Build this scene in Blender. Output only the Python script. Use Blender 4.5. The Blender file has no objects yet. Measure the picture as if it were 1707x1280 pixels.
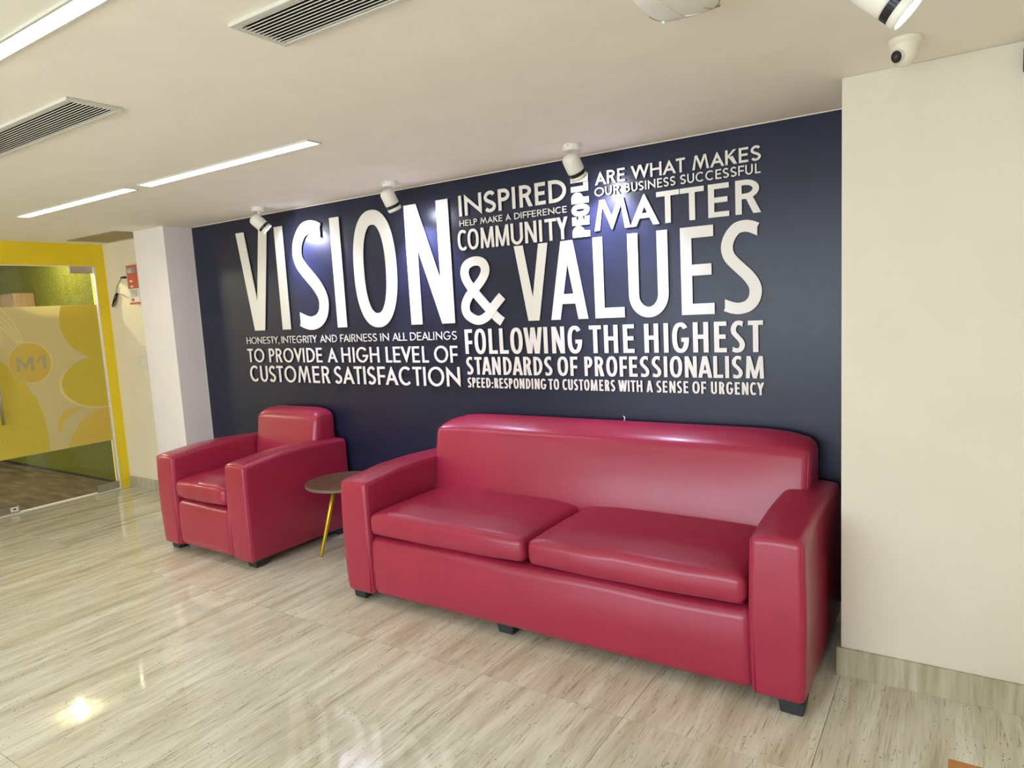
import bpy, bmesh, math, random
from mathutils import Vector, Matrix
random.seed(7)
C = bpy.context.scene.collection
SC = bpy.context.scene
PI = math.pi

# ---------------------------------------------------------------- camera
H = 2.14                      # ceiling height
CAM = Vector((4.8813, -3.1073, 1.4406))
RT = Vector((0.83538492, 0.54702874, -0.05377346))
UP = Vector((-0.01875277, 0.12613636, 0.99183565))
FW = Vector((-0.5493454, 0.82755614, -0.11563072))
cd = bpy.data.cameras.new('camera')
cd.sensor_fit = 'HORIZONTAL'; cd.sensor_width = 36.0
cd.lens = 1144.4172 / 1707 * 36.0
cd.clip_start = 0.02; cd.clip_end = 60
cam = bpy.data.objects.new('camera', cd); C.objects.link(cam)
m = Matrix((RT, UP, -FW)).transposed().to_4x4()
m.translation = CAM
cam.matrix_world = m
SC.camera = cam

# ---------------------------------------------------------------- world, light, exposure
w = bpy.data.worlds.new('world'); SC.world = w; w.use_nodes = True
bg = w.node_tree.nodes['Background']
bg.inputs[0].default_value = (0.80, 0.90, 1.0, 1); bg.inputs[1].default_value = 4.0
SC.view_settings.view_transform = 'Standard'
SC.view_settings.look = 'None'
SC.view_settings.gamma = 1.0
SC.view_settings.exposure = 0.50
SC.view_settings.use_curve_mapping = False
LINEAR_STRENGTH = 15.0       # glow of the recessed strip lights
SPOT_W = 42.0                # wall spot lamps
SPOT_COL = (0.62, 0.62, 1.0)
NEAR_W = 9.0                 # spot lamp near the camera


def lamp(name, kind, loc, energy, color, target=None, **kw):
    d = bpy.data.lights.new(name, kind); d.energy = energy; d.color = color
    for k, v in kw.items(): setattr(d, k, v)
    o = bpy.data.objects.new(name, d); C.objects.link(o); o.location = loc
    if target is not None:
        o.rotation_euler = (Vector(target) - Vector(loc)).to_track_quat('-Z', 'Y').to_euler()
    return o


# daylight entering through the big window behind the camera
lamp('window_daylight', 'AREA', (3.0, -6.15, 1.2), 42, (0.86, 0.93, 1.0), target=(3.0, 0, 0.9),
     shape='RECTANGLE', size=4.6, size_y=1.5)


# ---------------------------------------------------------------- materials
def mat(name, col=(.8, .8, .8), rough=.5, metal=0.0, spec=.5, emit=None, es=0, coat=0, coat_r=.1, trans=0, ior=1.45):
    m = bpy.data.materials.new(name); m.use_nodes = True
    b = m.node_tree.nodes['Principled BSDF']
    b.inputs['Base Color'].default_value = (*col, 1)
    b.inputs['Roughness'].default_value = rough
    b.inputs['Metallic'].default_value = metal
    b.inputs['Specular IOR Level'].default_value = spec
    b.inputs['Coat Weight'].default_value = coat
    b.inputs['Coat Roughness'].default_value = coat_r
    b.inputs['Transmission Weight'].default_value = trans
    b.inputs['IOR'].default_value = ior
    if emit:
        b.inputs['Emission Color'].default_value = (*emit, 1)
        b.inputs['Emission Strength'].default_value = es
    return m


def nd(m, t, **kw):
    n = m.node_tree.nodes.new(t)
    for k, v in kw.items():
        if k in n.inputs: n.inputs[k].default_value = v
        else: setattr(n, k, v)
    return n


def lk(m, a, ao, b, bi): m.node_tree.links.new(a.outputs[ao], b.inputs[bi])


def coords(m, scale, what='Object'):
    tc = nd(m, 'ShaderNodeTexCoord'); mp = nd(m, 'ShaderNodeMapping')
    mp.inputs['Scale'].default_value = scale
    lk(m, tc, what, mp, 'Vector'); return mp


def ramp(m, stops):
    r = nd(m, 'ShaderNodeValToRGB'); e = r.color_ramp.elements
    while len(e) < len(stops): e.new(0.5)
    for el, (p, c) in zip(e, stops):
        el.position = p; el.color = (*c, 1) if len(c) == 3 else c
    return r


def bump(m, src, out, strength, dist):
    b = nd(m, 'ShaderNodeBump'); b.inputs['Strength'].default_value = strength
    b.inputs['Distance'].default_value = dist
    lk(m, src, out, b, 'Height')
    lk(m, b, 'Normal', m.node_tree.nodes['Principled BSDF'], 'Normal')
    return b


def paint(name, col, rough=.6, var=.06, bmp=.08, scale=(3, 3, 3)):
    """painted plaster: faint blotches and roller relief"""
    m = mat(name, col, rough)
    mp = coords(m, scale); n = nd(m, 'ShaderNodeTexNoise', Scale=2.0, Detail=4.0)
    lk(m, mp, 'Vector', n, 'Vector')
    r = ramp(m, [(0.3, tuple(c * (1 - var) for c in col)), (0.7, tuple(min(1, c * (1 + var)) for c in col))])
    lk(m, n, 'Fac', r, 'Fac'); lk(m, r, 'Color', m.node_tree.nodes['Principled BSDF'], 'Base Color')
    n2 = nd(m, 'ShaderNodeTexNoise', Scale=90.0, Detail=3.0); lk(m, mp, 'Vector', n2, 'Vector')
    bump(m, n2, 'Fac', bmp, .002)
    return m


M = {}
M['ceiling'] = paint('ceiling_paint', (.90, .855, .745), .75, .02, .05)
M['wall'] = paint('cream_paint', (.72, .66, .545), .55, .02, .06)
M['beige'] = paint('beige_paint', (.86, .77, .58), .6, .02, .06)
M['pillar'] = paint('pillar_paint', (.84, .78, .76), .55, .02, .06)
M['yellow'] = paint('yellow_paint', (.84, .62, .018), .45, .03, .05)
M['navy'] = paint('navy_paint', (.0130, .0155, .036), .30, .12, .10)
M['navy'].node_tree.nodes['Principled BSDF'].inputs['Specular IOR Level'].default_value = .38
M['letter'] = mat('white_acrylic', (.76, .72, .655), .28)
M['white'] = mat('white_enamel', (.80, .77, .68), .35)
M['plastic'] = mat('cream_plastic', (.78, .73, .60), .4)
M['black'] = mat('black_plastic', (.012, .012, .014), .35)
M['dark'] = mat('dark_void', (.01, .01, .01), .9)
M['chrome'] = mat('brushed_steel', (.55, .52, .48), .28, 1.0)
M['feet'] = mat('charcoal_feet', (.028, .031, .036), .55)
M['grout'] = mat('grout', (.09, .075, .05), .8)
M['diffuser'] = mat('light_diffuser', (.9, .9, .9), .5, emit=(.93, .96, 1.0), es=LINEAR_STRENGTH)
M['lampface'] = mat('lamp_face', (.9, .9, .9), .5, emit=(.85, .88, 1.0), es=140)
M['downlight'] = mat('downlight_diffuser', (.9, .9, .9), .5, emit=(1.0, .93, .75), es=12)
M['led'] = mat('green_led', (.1, .8, .3), .4, emit=(.1, 1.0, .35), es=3)
M['vent'] = mat('vent_aluminium', (.62, .60, .52), .45)
M['ventblade'] = mat('vent_blade', (.66, .64, .57), .45)
M['gold'] = mat('brass_leg', (.62, .44, .03), .33, .75)
M['red'] = mat('red_print', (.62, .11, .06), .45)
M['greyprint'] = mat('grey_print', (.30, .28, .26), .5)
M['hatch'] = mat('hatch_board', (.36, .30, .17), .6)
M['orange_wood'] = mat('orange_wood', (.42, .17, .035), .35)
M['glasstop'] = mat('dark_glass', (.05, .06, .09), .08)


def leather(name, col):
    m = mat(name, col, .31, coat=.16, coat_r=.16, spec=.48)
    b = m.node_tree.nodes['Principled BSDF']
    mp = coords(m, (1, 1, 1))
    n = nd(m, 'ShaderNodeTexNoise', Scale=3.0, Detail=3.0); lk(m, mp, 'Vector', n, 'Vector')
    r = ramp(m, [(.3, tuple(c * .93 for c in col)), (.75, tuple(c * 1.07 for c in col))])
    lk(m, n, 'Fac', r, 'Fac'); lk(m, r, 'Color', b, 'Base Color')
    v = nd(m, 'ShaderNodeTexVoronoi', Scale=420.0); lk(m, mp, 'Vector', v, 'Vector')
    b1 = nd(m, 'ShaderNodeBump'); b1.inputs['Strength'].default_value = .10; b1.inputs['Distance'].default_value = .0008
    lk(m, v, 'Distance', b1, 'Height')
    n2 = nd(m, 'ShaderNodeTexNoise', Scale=9.0, Detail=2.0, Distortion=.6); lk(m, mp, 'Vector', n2, 'Vector')
    b2 = nd(m, 'ShaderNodeBump'); b2.inputs['Strength'].default_value = .16; b2.inputs['Distance'].default_value = .010
    lk(m, n2, 'Fac', b2, 'Height'); lk(m, b1, 'Normal', b2, 'Normal')
    lk(m, b2, 'Normal', b, 'Normal')
    return m


M['leather'] = leather('red_leatherette', (.345, .0215, .058))
M['piping'] = mat('red_piping', (.36, .020, .055), .32)


def travertine(name):
    m = mat(name, (.6, .57, .45), .038, spec=.5)
    b = m.node_tree.nodes['Principled BSDF']
    oi = nd(m, 'ShaderNodeObjectInfo')
    tc = nd(m, 'ShaderNodeTexCoord')
    mul = nd(m, 'ShaderNodeVectorMath', operation='SCALE'); mul.inputs['Scale'].default_value = 37.0
    cmb = nd(m, 'ShaderNodeCombineXYZ'); lk(m, oi, 'Random', cmb, 'X'); lk(m, oi, 'Random', cmb, 'Y')
    lk(m, cmb, 'Vector', mul, 0)
    add = nd(m, 'ShaderNodeVectorMath', operation='ADD'); lk(m, tc, 'Object', add, 0); lk(m, mul, 'Vector', add, 1)

    def mapped(s):
        mp = nd(m, 'ShaderNodeMapping'); mp.inputs['Scale'].default_value = s
        lk(m, add, 'Vector', mp, 'Vector'); return mp
    # broad bands and fine streaks, both running along y
    a = mapped((9, .9, 1)); n1 = nd(m, 'ShaderNodeTexNoise', Scale=1.6, Detail=5.0, Distortion=.35); lk(m, a, 'Vector', n1, 'Vector')
    r1 = ramp(m, [(.25, (.47, .435, .325)), (.42, (.62, .585, .465)), (.58, (.73, .71, .59)), (.78, (.84, .845, .76))])
    lk(m, n1, 'Fac', r1, 'Fac')
    c = mapped((74, 4.2, 1)); n2 = nd(m, 'ShaderNodeTexNoise', Scale=1.8, Detail=6.0, Roughness=.65, Distortion=.5); lk(m, c, 'Vector', n2, 'Vector')
    r2 = ramp(m, [(.34, (.55, .53, .47)), (.43, (.92, .91, .87)), (.60, (1, 1, 1)), (.75, (1.06, 1.07, 1.07))])
    lk(m, n2, 'Fac', r2, 'Fac')
    mx = nd(m, 'ShaderNodeMix', data_type='RGBA', blend_type='MULTIPLY'); mx.inputs[0].default_value = 1
    lk(m, r1, 'Color', mx, 6); lk(m, r2, 'Color', mx, 7)
    # sparse dark pits
    d = mapped((58, 34, 1)); v = nd(m, 'ShaderNodeTexVoronoi', Scale=1.0); lk(m, d, 'Vector', v, 'Vector')
    r3 = ramp(m, [(.0, (1, 1, 1)), (.10, (1, 1, 1)), (.17, (0, 0, 0))]); lk(m, v, 'Distance', r3, 'Fac')
    e = mapped((5, 4, 1)); n4 = nd(m, 'ShaderNodeTexNoise', Scale=1.5); lk(m, e, 'Vector', n4, 'Vector')
    r4 = ramp(m, [(.40, (0, 0, 0)), (.56, (1, 1, 1))]); lk(m, n4, 'Fac', r4, 'Fac')
    pm = nd(m, 'ShaderNodeMix', data_type='RGBA', blend_type='MULTIPLY'); pm.inputs[0].default_value = 1
    lk(m, r3, 'Color', pm, 6); lk(m, r4, 'Color', pm, 7)
    mx2 = nd(m, 'ShaderNodeMix', data_type='RGBA'); mx2.inputs[7].default_value = (.13, .11, .08, 1)
    sc_ = nd(m, 'ShaderNodeMath', operation='MULTIPLY'); sc_.inputs[1].default_value = .75
    lk(m, pm, 2, sc_, 0); lk(m, sc_, 0, mx2, 0); lk(m, mx, 2, mx2, 6)
    lk(m, mx2, 2, b, 'Base Color')
    return m


M['tile'] = travertine('travertine_tile')


def travertine_upright(name):
    """the same stone with its streaks standing upright on the skirting"""
    m = mat(name, (.5, .45, .32), .3)
    mp = coords(m, (26, 26, 2.2)); n = nd(m, 'ShaderNodeTexNoise', Scale=1.2, Detail=5.0, Distortion=.4); lk(m, mp, 'Vector', n, 'Vector')
    r = ramp(m, [(.28, (.30, .25, .16)), (.45, (.44, .39, .27)), (.6, (.52, .48, .35)), (.8, (.64, .61, .49))])
    lk(m, n, 'Fac', r, 'Fac'); lk(m, r, 'Color', m.node_tree.nodes['Principled BSDF'], 'Base Color'); return m


M['skirting'] = travertine_upright('travertine_skirting')


def wood(name, c1, c2):
    m = mat(name, c1, .5, spec=.3); mp = coords(m, (3, 34, 3))
    n = nd(m, 'ShaderNodeTexNoise', Scale=2.0, Detail=5.0, Distortion=.8); lk(m, mp, 'Vector', n, 'Vector')
    r = ramp(m, [(.3, c1), (.7, c2)]); lk(m, n, 'Fac', r, 'Fac')
    lk(m, r, 'Color', m.node_tree.nodes['Principled BSDF'], 'Base Color'); return m


M['walnut'] = wood('walnut_laminate', (.085, .038, .022), (.17, .088, .055))
M['tableedge'] = mat('table_edge', (.16, .125, .085), .45)
M['carton'] = wood('brown_board', (.20, .13, .075), (.27, .18, .10))


def carpet(name):
    m = mat(name, (.2, .15, .09), .95, spec=.1); mp = coords(m, (1.5, 7, 1))
    n = nd(m, 'ShaderNodeTexNoise', Scale=2.2, Detail=7.0); lk(m, mp, 'Vector', n, 'Vector')
    r = ramp(m, [(.3, (.075, .06, .04)), (.55, (.125, .10, .065)), (.75, (.18, .15, .10))]); lk(m, n, 'Fac', r, 'Fac')
    lk(m, r, 'Color', m.node_tree.nodes['Principled BSDF'], 'Base Color')
    n2 = nd(m, 'ShaderNodeTexNoise', Scale=300.0); bump(m, n2, 'Fac', .5, .003); return m


M['carpet'] = carpet('office_carpet')


def turf(name):
    m = mat(name, (.2, .3, .03), .8, spec=.1); mp = coords(m, (1, 1, 1))
    n = nd(m, 'ShaderNodeTexNoise', Scale=105.0, Detail=3.0); lk(m, mp, 'Vector', n, 'Vector')
    r = ramp(m, [(.30, (.032, .038, .007)), (.5, (.088, .092, .014)), (.70, (.20, .205, .03))]); lk(m, n, 'Fac', r, 'Fac')
    lk(m, r, 'Color', m.node_tree.nodes['Principled BSDF'], 'Base Color')
    bump(m, n, 'Fac', .9, .01); return m


M['turf'] = turf('green_turf')


def clear_glass(name, col=(.95, .98, .95)):
    m = bpy.data.materials.new(name); m.use_nodes = True; nt = m.node_tree
    nt.nodes.remove(nt.nodes['Principled BSDF']); out = nt.nodes['Material Output']
    t = nd(m, 'ShaderNodeBsdfTransparent'); t.inputs['Color'].default_value = (*col, 1)
    g = nd(m, 'ShaderNodeBsdfGlossy', Roughness=.03)
    f = nd(m, 'ShaderNodeFresnel', IOR=1.45); mx = nd(m, 'ShaderNodeMixShader')
    lk(m, f, 0, mx, 0); lk(m, t, 0, mx, 1); lk(m, g, 0, mx, 2); lk(m, mx, 0, out, 'Surface'); return m


M['glass'] = clear_glass('door_glass')


def film(name, col, see=.12, t=.45):
    m = bpy.data.materials.new(name); m.use_nodes = True; nt = m.node_tree
    nt.nodes.remove(nt.nodes['Principled BSDF']); out = nt.nodes['Material Output']
    d = nd(m, 'ShaderNodeBsdfDiffuse'); d.inputs['Color'].default_value = (*col, 1)
    tl = nd(m, 'ShaderNodeBsdfTranslucent'); tl.inputs['Color'].default_value = (*col, 1)
    tr = nd(m, 'ShaderNodeBsdfTransparent')
    a = nd(m, 'ShaderNodeMixShader'); a.inputs[0].default_value = t
    b = nd(m, 'ShaderNodeMixShader'); b.inputs[0].default_value = see
    lk(m, d, 0, a, 1); lk(m, tl, 0, a, 2); lk(m, a, 0, b, 1); lk(m, tr, 0, b, 2); lk(m, b, 0, out, 'Surface'); return m


M['film'] = film('frosted_film', (.86, .76, .42))
M['film_yellow'] = film('yellow_film_print', (.86, .72, .13), .05)
M['film_orange'] = film('amber_film_print', (.90, .71, .17), .05)
M['film_line'] = film('pale_film_print', (.95, .83, .42), .05)
M['film_grey'] = film('grey_film_print', (.70, .60, .34), .05)


# ---------------------------------------------------------------- mesh helpers
def link(name, me, material=None, parent=None, loc=None):
    o = bpy.data.objects.new(name, me); C.objects.link(o)
    if material is not None and not me.materials: me.materials.append(material)
    if parent is not None:
        o.parent = parent
        if loc is not None: o.location = loc
        else: o.location = -Vector(parent.location) if parent.type == 'EMPTY' or parent.get('rooted') else (0, 0, 0)
    elif loc is not None: o.location = loc
    return o


def obj(name, bm, material, parent=None, smooth=False, loc=None):
    bmesh.ops.recalc_face_normals(bm, faces=bm.faces)
    me = bpy.data.meshes.new(name); bm.to_mesh(me); bm.free()
    if smooth:
        for p in me.polygons: p.use_smooth = True
    return link(name, me, material, parent, loc)


def tag(o, label=None, cat=None, group=None, kind=None):
    if label: o['label'] = label
    if cat: o['category'] = cat
    if group: o['group'] = group
    if kind: o['kind'] = kind
    return o


def thing(name, label, cat, loc, group=None):
    o = bpy.data.objects.new(name, None); C.objects.link(o); o.location = loc
    o.empty_display_size = .05
    return tag(o, label, cat, group)


def bx(bm, lo, hi, bevel=0.0, seg=2):
    r = bmesh.ops.create_cube(bm, size=1.0); vs = r['verts']
    lo, hi = Vector(lo), Vector(hi); c = (lo + hi) / 2; s = hi - lo
    for v in vs: v.co = Vector((v.co.x * s.x, v.co.y * s.y, v.co.z * s.z)) + c
    if bevel > 0:
        es = {e for v in vs for e in v.link_edges}
        bmesh.ops.bevel(bm, geom=list(es), offset=bevel, segments=seg, affect='EDGES', profile=.6)
    return bm


def box(name, lo, hi, material, parent=None, bevel=0.0, seg=2):
    return obj(name, bx(bmesh.new(), lo, hi, bevel, seg), material, parent)


def frame_of(d):
    d = Vector(d).normalized(); a = Vector((0, 0, 1)) if abs(d.z) < .9 else Vector((1, 0, 0))
    u = d.cross(a).normalized(); return u, d.cross(u).normalized()


def lathe(bm, base, axis, prof, n=32):
    """prof: (radius, distance along axis) pairs; both ends closed"""
    axis = Vector(axis).normalized(); base = Vector(base); u, v = frame_of(axis); rings = []
    for r, t in prof:
        rings.append([bm.verts.new(base + axis * t + (u * math.cos(2 * PI * k / n) + v * math.sin(2 * PI * k / n)) * max(r, 1e-4)) for k in range(n)])
    for a, b in zip(rings, rings[1:]):
        for k in range(n): bm.faces.new((a[k], a[(k + 1) % n], b[(k + 1) % n], b[k]))
    bm.faces.new(rings[0]); bm.faces.new(rings[-1][::-1]); return bm


def tube(bm, pts, r, n=8, closed=False):
    pts = [Vector(p) for p in pts]; rings = []; ref = None; N = len(pts)
    for i, p in enumerate(pts):
        if closed: d = (pts[(i + 1) % N] - pts[i - 1]).normalized()
        else: d = (pts[min(i + 1, N - 1)] - pts[max(i - 1, 0)]).normalized()
        if ref is None: ref, _ = frame_of(d)
        ref = (ref - d * ref.dot(d)).normalized(); q = d.cross(ref)
        rr = r[i] if isinstance(r, (list, tuple)) else r
        rings.append([bm.verts.new(p + (ref * math.cos(2 * PI * k / n) + q * math.sin(2 * PI * k / n)) * rr) for k in range(n)])
    pairs = list(zip(rings, rings[1:])) + ([(rings[-1], rings[0])] if closed else [])
    for a, b in pairs:
        for k in range(n): bm.faces.new((a[k], a[(k + 1) % n], b[(k + 1) % n], b[k]))
    if not closed: bm.faces.new(rings[0][::-1]); bm.faces.new(rings[-1])
    return bm


def rbox(lo, hi, r, fn=None, seg=4, mid=10):
    """box with rounded edges and corners, gridded so that fn can shape it"""
    lo, hi = Vector(lo), Vector(hi)
    def ticks(a, b, rr, n):
        t = [a + rr * (1 - math.cos(PI / 2 * i / seg)) for i in range(seg)]
        t += [a + rr + (b - a - 2 * rr) * i / n for i in range(n + 1)]
        t += [b - rr * (1 - math.cos(PI / 2 * (seg - 1 - i) / seg)) for i in range(seg)]
        return t
    L = hi - lo
    T = [ticks(lo[i], hi[i], r, max(2, int(mid * L[i] / max(L)) if L[i] < max(L) * .9 else mid)) for i in range(3)]
    bm = bmesh.new(); cache = {}
    def vert(i, j, k):
        key = (i, j, k)
        if key in cache: return cache[key]
        p = Vector((T[0][i], T[1][j], T[2][k]))
        q = Vector([min(max(p[a], lo[a] + r), hi[a] - r) for a in range(3)])
        # map cube shell to rounded shell
        d = p - q
        if d.length > 1e-9: p = q + d.normalized() * r
        if fn: p = fn(p)
        cache[key] = bm.verts.new(p); return cache[key]
    n = [len(t) - 1 for t in T]
    for a in range(3):
        b, c = (a + 1) % 3, (a + 2) % 3
        for side in (0, n[a]):
            for j in range(n[b]):
                for k in range(n[c]):
                    def V(jj, kk):
                        idx = [0, 0, 0]; idx[a] = side; idx[b] = jj; idx[c] = kk; return vert(*idx)
                    f = [V(j, k), V(j + 1, k), V(j + 1, k + 1), V(j, k + 1)]
                    try: bm.faces.new(f)
                    except ValueError: pass
    return bm


def ell(cx, cy, rx, ry, a0, a1, n=28, e=2.0):
    out = []
    for k in range(n + 1):
        a = math.radians(a0 + (a1 - a0) * k / n); c, s = math.cos(a), math.sin(a)
        out.append((cx + rx * math.copysign(abs(c) ** (2 / e), c), cy + ry * math.copysign(abs(s) ** (2 / e), s)))
    return out


def sm(t): t = min(1, max(0, t)); return t * t * (3 - 2 * t)


# ================================================================ THE SETTING
XL = -1.376      # yellow wall
XR = 6.6         # far right wall (out of frame)
YB = -6.2        # wall behind the camera
W = 4.5173       # left face of right pillar
D = 0.4398       # how far the right pillar stands out
PX, PD = -0.4036, 0.2257   # left pillar
YR = 0.026       # recessed beige wall
XG = -4.6        # far end of room behind the glass

floor = tag(box('floor', (XG, YB - .1, -.10), (XR, .15, -.012), M['grout']), kind='structure',
            label='cream travertine tiled floor of the lobby')
floor['rooted'] = 1
# tiles 0.6 x 1.2 m, long side away from the letter wall
GAP = .0008
jx = [1.5175 + .6 * k for k in range(-5, 9)]
jy = [-1.077 + 1.197 * 1 - .0] + [-1.077 - 1.197 * k for k in range(0, 5)]
shared = {}
for i in range(len(jx)):
    x0, x1 = jx[i], (jx[i + 1] if i + 1 < len(jx) else XR)
    x0 = max(x0, XL - .03)
    if x1 <= XL or x1 - x0 < .05: continue
    for j in range(len(jy) - 1):
        y1, y0 = min(jy[j], .03), max(jy[j + 1], YB)
        if y1 - y0 < .05: continue
        key = (round(x1 - x0, 3), round(y1 - y0, 3))
        if key not in shared:
            bm = bx(bmesh.new(), (GAP, GAP, -.012), (x1 - x0 - GAP, y1 - y0 - GAP, 0))
            me = bpy.data.meshes.new('tile'); bm.to_mesh(me); bm.free(); me.materials.append(M['tile']); shared[key] = me
        t = bpy.data.objects.new('tile', shared[key]); C.objects.link(t); t.parent = floor; t.location = (x0, y0, 0)

carp = tag(box('floor_carpet', (XG, -5.0, -.012), (XL - .03, .03, -.001), M['carpet']), kind='structure',
           label='brown carpet behind the glass door')
# ceiling, with recesses left for the strip lights and grilles by building them proud
ceiling = tag(box('ceiling', (XG, YB - .1, H), (XR, .15, H + .1), M['ceiling']), kind='structure', label='cream painted ceiling')

wall_back = tag(box('wall_back', (-.02, 0, 0), (W + .05, .12, H), M['navy']), kind='structure', label='navy feature wall behind the sofas')
wall_recess = tag(box('wall_recess', (XL, YR, 0), (PX + .02, .13, H), M['beige']), kind='structure', label='beige wall in the recess left of the pillar')
pillar_left = tag(box('wall_pillar_left', (PX, -PD, 0), (0, .12, H), M['pillar'], bevel=.003), kind='structure', label='pale pillar at the left end of the navy wall')
pillar_right = tag(box('wall_right', (W, -D, 0), (XR, .12, H), M['wall'], bevel=.004), kind='structure', label='cream pillar wall right of the sofa')
wall_side = tag(box('wall_side', (XR, YB, 0), (XR + .1, 0, H), M['wall']), kind='structure')
# yellow wall with door opening
bm = bmesh.new()
DZ = 1.957; DY1 = -.062; DY0 = -2.05
bx(bm, (XL - .08, DY1, 0), (XL, YR, H)); bx(bm, (XL - .08, DY0, DZ), (XL, DY1, H)); bx(bm, (XL - .08, YB, 0), (XL, DY0, H))
wall_left = tag(obj('wall_left', bm, M['yellow']), kind='structure', label='bright yellow wall around the glass door')
# rear wall with the window that brings in the daylight
bm = bmesh.new()
bx(bm, (XL, YB - .1, 0), (XR, YB, .35)); bx(bm, (XL, YB - .1, 2.0), (XR, YB, H))
bx(bm, (XL, YB - .1, .35), (.5, YB, 2.0)); bx(bm, (5.6, YB - .1, .35), (XR, YB, 2.0))
tag(obj('wall_rear', bm, M['wall']), kind='structure')
wn = tag(obj('window_1', tube(bmesh.new(), [(.5, YB - .05, .35), (5.6, YB - .05, .35), (5.6, YB - .05, 2.0), (.5, YB - .05, 2.0)], .03, 6, True), M['white']), kind='structure')
for k in range(1, 4):
    x = .5 + 5.1 * k / 4
    box('mullion', (x - .03, YB - .08, .35), (x + .03, YB - .02, 2.0), M['white'], wn)
# room behind the glass
tag(box('wall_turf', (XG, .03, 0), (XL - .08, .13, H), M['turf']), kind='structure', label='wall clad in green artificial turf behind the glass')
tag(box('wall_far', (XG - .1, -5.0, 0), (XG, .13, H), M['beige']), kind='structure')
box_ = tag(box('trim_1', (XG, .018, 0), (XL - .09, .0295, .02), M['dark']), kind='structure')

# skirtings
def skirting(name, pieces, label):
    root = None
    for lo, hi in pieces:
        o = box('skirting_tile' if root else name, lo, hi, M['skirting'], root, bevel=.0012, seg=1)
        if root is None: root = tag(o, kind='structure', label=label)
    return root
skirting('baseboard_right', [((W - .014, -D - .012, .0), (W + .60, -D, .108)), ((W + .602, -D - .012, 0), (W + 1.2, -D, .108)),
                             ((W + 1.202, -D - .012, 0), (XR, -D, .108)),
                             ((W - .012, -D, 0), (W, -.02, .108))], 'travertine skirting along the right pillar')
skirting('baseboard_left', [((XL, YR - .012, 0), (-.78, YR, .094)), ((-.778, YR - .012, 0), (PX, YR, .094)),
                            ((PX - .012, -PD, 0), (PX, YR - .013, .094)), ((PX, -PD - .012, 0), (0, -PD, .094))], 'travertine skirting in the recess')
skirting('baseboard_back', [((.002, -.012, 0), (1.3, 0, .094)), ((1.302, -.012, 0), (2.6, 0, .094)), ((2.602, -.012, 0), (W - .013, 0, .094))], 'travertine skirting under the navy wall')
# thin pale line where the navy paint stops at the ceiling
tag(box('trim_2', (0, -.0035, H - .0042), (W, 0, H), M['wall']), kind='structure')
tag(box('trim_3', (-.0015, -.0035, .1), (.002, 0, H), M['wall']), kind='structure')
# door jamb and threshold
bm = bmesh.new(); bx(bm, (XL - .05, DY1 - .006, 0), (XL + .002, DY1, DZ)); bx(bm, (XL - .05, DY0, DZ - .004), (XL + .002, DY1, DZ))
tag(obj('trim_4', bm, M['pillar']), kind='structure', label='pale jamb of the glass door')
tag(box('trim_5', (XL - .055, DY0, -.011), (XL + .004, DY1, .004), M['pillar']), kind='structure', label='pale threshold under the glass door')

# ================================================================ GLASS DOOR
door = tag(box('door_1', (XL - .030, -1.005, .012), (XL - .018, DY1 - .012, DZ - .012), M['glass']), kind='structure',
           label='frameless glass door with yellow printed film')
XF = XL - .0165
fl = box('frosted_film', (XF - .0008, -1.005, .44), (XF, DY1 - .013, 1.628), M['film'], door)


def yz_poly(name, pts, material, lift, parent=door):
    bm = bmesh.new(); vs = [bm.verts.new((XF + lift, y, z)) for y, z in pts]
    f = bm.faces.new(vs); bmesh.ops.triangulate(bm, faces=[f])
    r = bmesh.ops.extrude_face_region(bm, geom=bm.faces[:])
    for v in [g for g in r['geom'] if isinstance(g, bmesh.types.BMVert)]: v.co.x += .0003
    return obj(name, bm, material, parent)


def ring(cy, cz, ry, rz, n=48, a0=0, a1=360): return [(cy + ry * math.cos(math.radians(a0 + (a1 - a0) * k / n)), cz + rz * math.sin(math.radians(a0 + (a1 - a0) * k / n))) for k in range(n)]


def clipf(pts, ylo=-1.004, yhi=DY1 - .014, zlo=.442, zhi=1.626):
    def cl(P, ax, v, s):
        out = []
        for a, b in zip(P, P[1:] + P[:1]):
            ia, ib = s * (a[ax] - v) >= 0, s * (b[ax] - v) >= 0
            if ia: out.append(a)
            if ia != ib:
                t = (v - a[ax]) / (b[ax] - a[ax]); out.append((a[0] + t * (b[0] - a[0]), a[1] + t * (b[1] - a[1])))
        return out
    for ax, v, s in ((0, ylo, 1), (0, yhi, -1), (1, zlo, 1), (1, zhi, -1)): pts = cl(pts, ax, v, s)
    return pts


yz_poly('print', clipf([(-1.0, 1.24), (-.86, 1.235), (-.78, 1.15), (-.70, 1.03), (-.63, .90), (-.59, .75), (-.575, .6), (-.575, .44), (-1.0, .44)]), M['film_yellow'], .0004)
yz_poly('print', clipf(ring(-.04, 1.49, .345, .34)), M['film_yellow'], .0004)
yz_poly('print', clipf(ring(-.115, .958, .335, .222)), M['film_line'], .0003)
yz_poly('print', clipf(ring(-.098, .968, .328, .222)), M['film_yellow'], .0007)
yz_poly('print', clipf([(-.43, .44), (-.40, .53), (-.32, .64), (-.22, .71), (-.07, .74), (-.07, .44)]), M['film_orange'], .0004)
yz_poly('print', [(-.50, .60), (-.485, .69), (-.44, .745), (-.37, .77), (-.29, .755), (-.36, .735), (-.42, .70), (-.46, .65), (-.475, .595)], M['film_orange'], .0010)
yz_poly('print', ring(-.632, 1.178, .158, .168), M['film_line'], .0008)
yz_poly('print', ring(-.636, 1.178, .150, .160), M['film_orange'], .0012)
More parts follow.
